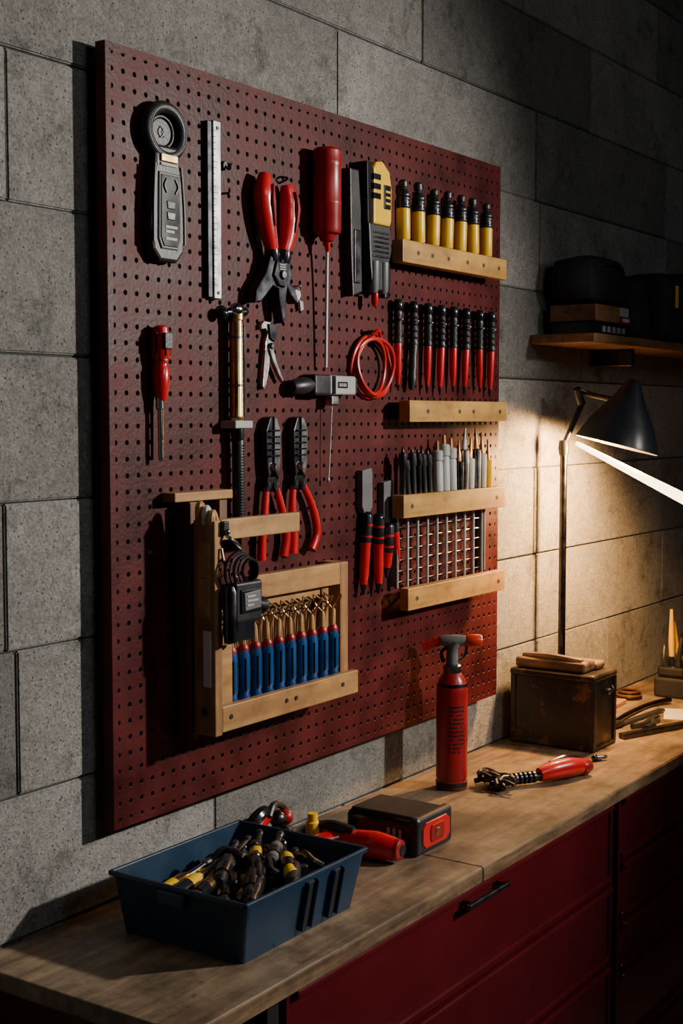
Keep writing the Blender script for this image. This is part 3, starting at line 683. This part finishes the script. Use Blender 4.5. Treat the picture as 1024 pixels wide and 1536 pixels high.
# ------------------------------------------------------------------ worn metal box with timber on top
o=O("worn_black_tool_box")
o.box(1.364,1.492,-.198,.010,.9005,1.068,'leather',.008,seg=3)
o.box(1.360,1.496,-.203,.014,1.060,1.078,'leather',.007,seg=3)
o.box(1.361,1.495,-.202,.013,.9008,.914,'leather',.004)
for y in (-.192,.004): o.box(1.361,1.366,y-.007,y+.007,.91,1.062,'leather',.002)
for x in (1.370,1.486): o.box(x-.007,x+.007,-.202,-.197,.91,1.062,'leather',.002)
o.rod((1.450,-.206,1.03),(1.450,-.196,1.03),[(0,.005),(.4,.009),(1,.009)],'dsteel',12)
o.tube([(1.425,-.201,1.04),(1.43,-.210,1.035),(1.45,-.212,1.034),(1.465,-.202,1.04)],.003,'gun',8)
o.done()
o=O("timber_offcut")
o.box(1.372,1.440,-.172,.006,1.0782,1.104,'oldwood',.008,seg=3)
o.box(1.430,1.484,-.177,-.02,1.0782,1.096,'oldwood',.007,seg=3)
o.tube([(1.384,-.162,1.104),(1.385,-.08,1.109),(1.388,-.01,1.106)],[.007,.009,.007],'oldwood',8)
o.done()

# ------------------------------------------------------------------ desk lamp
o=O("desk_lamp")
bx,by=1.562,-.028
o.rod((bx,by,.9003),(bx,by,.925),[(0,.058),(.3,.06),(.7,.055),(1,.015)],'shade',32)
o.rod((bx-.004,by,.92),(bx-.004,by,1.600),[(0,.0090),(1,.0090)],'gun',16)
o.rod((bx-.004,by,1.575),(bx-.004,by,1.612),[(0,.011),(.5,.014),(1,.011)],'black',16)
rc=V((1.594,-.150,1.600)); ax=V((-.14,.207,-.968)).normalized(); ap=rc-ax*.165
o.tube([(bx-.004,by,1.60),(bx+.008,by-.02,1.655),V((1.60,-.055,1.70))],.007,'black',10)
o.tube([V((1.600,-.055,1.70)),V((1.582,-.050,1.738))],.010,'black',10,sub=1)
o.tube([V((1.584,-.052,1.736)),V((1.61,-.08,1.722)),ap+ax*.055+V((0.0,0.02,0))],.007,'black',10)
t=bmesh.new(); a_=ax.cross(V((0,0,1))).normalized(); b_=ax.cross(a_)
def rg(d,r): return [t.verts.new(ap+ax*d+a_*(r*math.cos(2*math.pi*i/40))+b_*(r*math.sin(2*math.pi*i/40))) for i in range(40)]
rr=[rg(0,.004),rg(.002,.014),rg(.012,.020),rg(.045,.036),rg(.11,.078),rg(.160,.100),rg(.165,.101)]
for A,B in zip(rr,rr[1:]):
    for i in range(40): t.faces.new((A[i],A[(i+1)%40],B[(i+1)%40],B[i]))
t.faces.new(rr[0]); o.merge(t,'shade',True)
t=bmesh.new(); rr=[rg(.02,.012),rg(.045,.033),rg(.11,.075),rg(.165,.1005)]
for A,B in zip(rr,rr[1:]):
    for i in range(40): t.faces.new((A[i],A[(i+1)%40],B[(i+1)%40],B[i]))
t.faces.new(rr[0]); o.merge(t,'shadein',True)
Rv=V((.562,-.827,0))
T0=rc-Rv*.098+V((0,0,.006)); T1=T0+Rv*.30+V((0,0,-.165))+V((-.30,-.20,0))*.5
o.rod(T0,T1,[(0,.004),(.02,.0058),(.95,.0150),(1,.012)],'tube',16)
o.rod(T1,T1+(T1-T0)*.05,[(0,.016),(1,.014)],'shade',16)
o.done()

# ------------------------------------------------------------------ wall shelf and contents
o=O("wall_shelf")
o.box(1.50,3.3,-.13,.036,1.845,1.867,'plank',.002)
for x in (1.85,2.6): o.box(x,x+.02,-.08,.036,1.80,1.845,'gun',.002)
o.done()
o=O("stack_of_books")
o.box(1.56,1.775,-.105,.010,1.8675,1.897,'blackg',.002); o.box(1.564,1.778,-.103,.008,1.870,1.894,'paper',0)
o.box(1.56,1.775,-.108,.012,1.8955,1.899,'blackg',.001)
for q in range(5): o.box(1.60+q*.03,1.615+q*.03,-.1085,-.104,1.875,1.889,'greyl',0)
o.box(1.555,1.70,-.11,.012,1.8995,1.940,'plank',.003); o.box(1.703,1.77,-.108,.012,1.8995,1.917,'redd',.001); o.box(1.703,1.765,-.106,.012,1.9175,1.940,'greyl',.001)
o.box(1.72,1.76,-.1095,-.105,1.905,1.913,'paper',0)
o.done()
o=O("dark_canvas_bag")
t=bmesh.new(); bmesh.ops.create_cube(t,size=1); bmesh.ops.subdivide_edges(t,edges=t.edges[:],cuts=6,use_grid_fill=True)
for v in t.verts:
    c=v.co; k=.5*1.28/max(.5,c.length); c*= (1+(k-1)*.55)
    c.z+= -.12*abs(c.x)*(1 if c.z>0 else 0)
t.transform(Matrix.Translation((1.670,-.040,2.004))@Matrix.Diagonal((.235,.11,.112,1))); o.merge(t,'cloth',True)
o.tube([(1.58,-.09,2.03),(1.66,-.11,2.045),(1.74,-.10,2.02),(1.77,-.08,1.96)],.006,'cloth',8)
o.done()
o=O("shelf_tins_and_bags")
o.box(1.805,1.90,-.115,.03,1.8675,2.03,'cloth',.035,seg=4)
o.rod((1.955,-.05,1.8675),(1.955,-.05,2.02),[(0,.038),(.05,.04),(.8,.04),(.9,.025),(1,.02)],'blackg',20)
o.box(2.00,2.16,-.12,.03,1.8675,2.055,'cloth',.04,seg=4)
o.box(2.18,2.42,-.12,.03,1.8675,2.07,'cloth',.045,seg=4); o.box(2.05,2.066,-.124,-.115,1.96,2.02,'yel',.002)
o.box(2.45,2.8,-.12,.03,1.8675,2.10,'cloth',.03,seg=4); o.box(2.24,2.29,-.126,-.118,1.95,1.98,'greyl',.002)
o.done()

# ------------------------------------------------------------------ right-hand clutter
o=O("plier_caddy")
bx,by=2.10,-.12
o.box(bx-.05,bx+.05,by-.045,by+.045,.9005,.955,'black',.008,seg=3); o.box(bx-.040,bx+.045,by-.04,by+.04,.955,.985,'blackg',.008)
for q,(dx,dy,h,k) in enumerate(((-.03,-.02,1.065,'black'),(-.01,.01,1.14,'yel'),(.02,-.01,1.07,'blackg'),(.04,.015,1.10,'yel'),(.03,-.03,1.05,'black'),(-.035,.02,1.04,'black'))):
    o.tube([(bx+dx*.6,by+dy*.6,.96),(bx+dx,by+dy,(h+.96)/2),(bx+dx*.7,by+dy*1.2,h)],[.007,.008,.004],k,10)
    o.rod((bx+dx*.65,by+dy*.7,.97),(bx+dx*.95,by+dy*.9,1.01),[(0,.010),(.5,.012),(1,.009)],'blackg' if q!=2 else 'yel',10)
o.tube([(bx-.05,by-.045,.94),(bx-.055,by-.055,.985),(bx-.04,by-.05,1.01)],[.005,.007,.004],'yel',8)
o.done()
o=O("steel_framing_square"); o.box(1.52,1.80,-.262,-.240,.9005,.914,'gun',.002,rot=rz(-21)); o.done()
o=O("wood_scrap_boards"); o.box(1.66,1.92,-.06,.02,.9003,.912,'pine',.002,rot=rz(4)); o.box(1.99,2.16,-.32,-.22,.9003,.909,'pine',.002,rot=rz(-14)); o.done()
o=O("sandpaper_sheet"); o.box(1.80,1.93,-.25,-.18,.9003,.9015,'paper',0,rot=rz(20)); o.done()
o=O("pry_bar"); o.tube([(1.64,-.13,.908),(1.75,-.12,.908),(1.90,-.12,.908),(1.98,-.15,.912)],[.006,.007,.007,.008],'gun',8); o.done()
o=O("black_flat_file"); o.box(1.66,1.88,-.165,-.145,.9003,.908,'black',.002,rot=rz(-6)); o.rod((1.61,-.143,.911),(1.66,-.148,.909),[(0,.008),(.5,.010),(1,.006)],'black',12); o.done()
o=O("wire_coil")
for q in range(4): o.tube([(1.99+(.035-.003*q)*math.cos(a),-.03+(.033-.002*q)*math.sin(a),.906+q*.005) for a in [math.radians(36*i) for i in range(10)]],.003,'copper' if q%2 else 'gun',6,closed=True)
o.done()
o=O("combination_pliers"); o.tube([(1.72,-.20,.912),(1.66,-.205,.912),(1.62,-.19,.912)],.008,'black',8); o.tube([(1.72,-.20,.912),(1.67,-.225,.912),(1.62,-.225,.912)],.008,'black',8); o.box(1.71,1.76,-.21,-.19,.9005,.918,'dsteel',.004); o.done()

# ------------------------------------------------------------------ lights
def light(kind,name,loc,target,energy,col,**kw):
    d=bpy.data.lights.new(name,kind); d.energy=energy; d.color=col
    for k,v in kw.items(): setattr(d,k,v)
    ob=bpy.data.objects.new(name,d); scene.collection.objects.link(ob); ob.location=loc
    ob.rotation_euler=(V(target)-V(loc)).to_track_quat('-Z','Y').to_euler(); return ob
light('SPOT',"work_spotlight",(1.75,-2.3,2.35),(.10,0,1.55),375,(1.0,.935,.84),spot_size=math.radians(67),spot_blend=1.0,shadow_soft_size=.06)
light('SPOT',"lamp_bulb_light",(1.575,-.205,1.575),(1.55,.04,1.36),100,(1.0,.52,.18),spot_size=math.radians(150),spot_blend=.6,shadow_soft_size=.04)
light('AREA',"added_fill_light",(.2,-2.6,2.9),(.4,-.2,1.0),12,(.95,.96,1.0),size=1.0)  # added fill to brighten the cabinet fronts, no fixture there
w=bpy.data.worlds.new("world"); scene.world=w; w.use_nodes=True
w.node_tree.nodes["Background"].inputs[0].default_value=(.65,.65,.72,1); w.node_tree.nodes["Background"].inputs[1].default_value=.03

# ------------------------------------------------------------------ camera
th=math.radians(34.2); p=math.radians(4.0)
F=V((math.cos(p)*math.cos(th),math.cos(p)*math.sin(th),-math.sin(p))); R=V((math.sin(th),-math.cos(th),0)); U=R.cross(F)
cam=bpy.data.cameras.new("camera"); co=bpy.data.objects.new("camera",cam); scene.collection.objects.link(co)
co.location=(-1.512,-1.458,1.67); cam.sensor_fit='VERTICAL'; cam.sensor_height=36; cam.lens=2050/1536*36
co.rotation_euler=Matrix((R,U,-F)).transposed().to_euler()
scene.camera=co
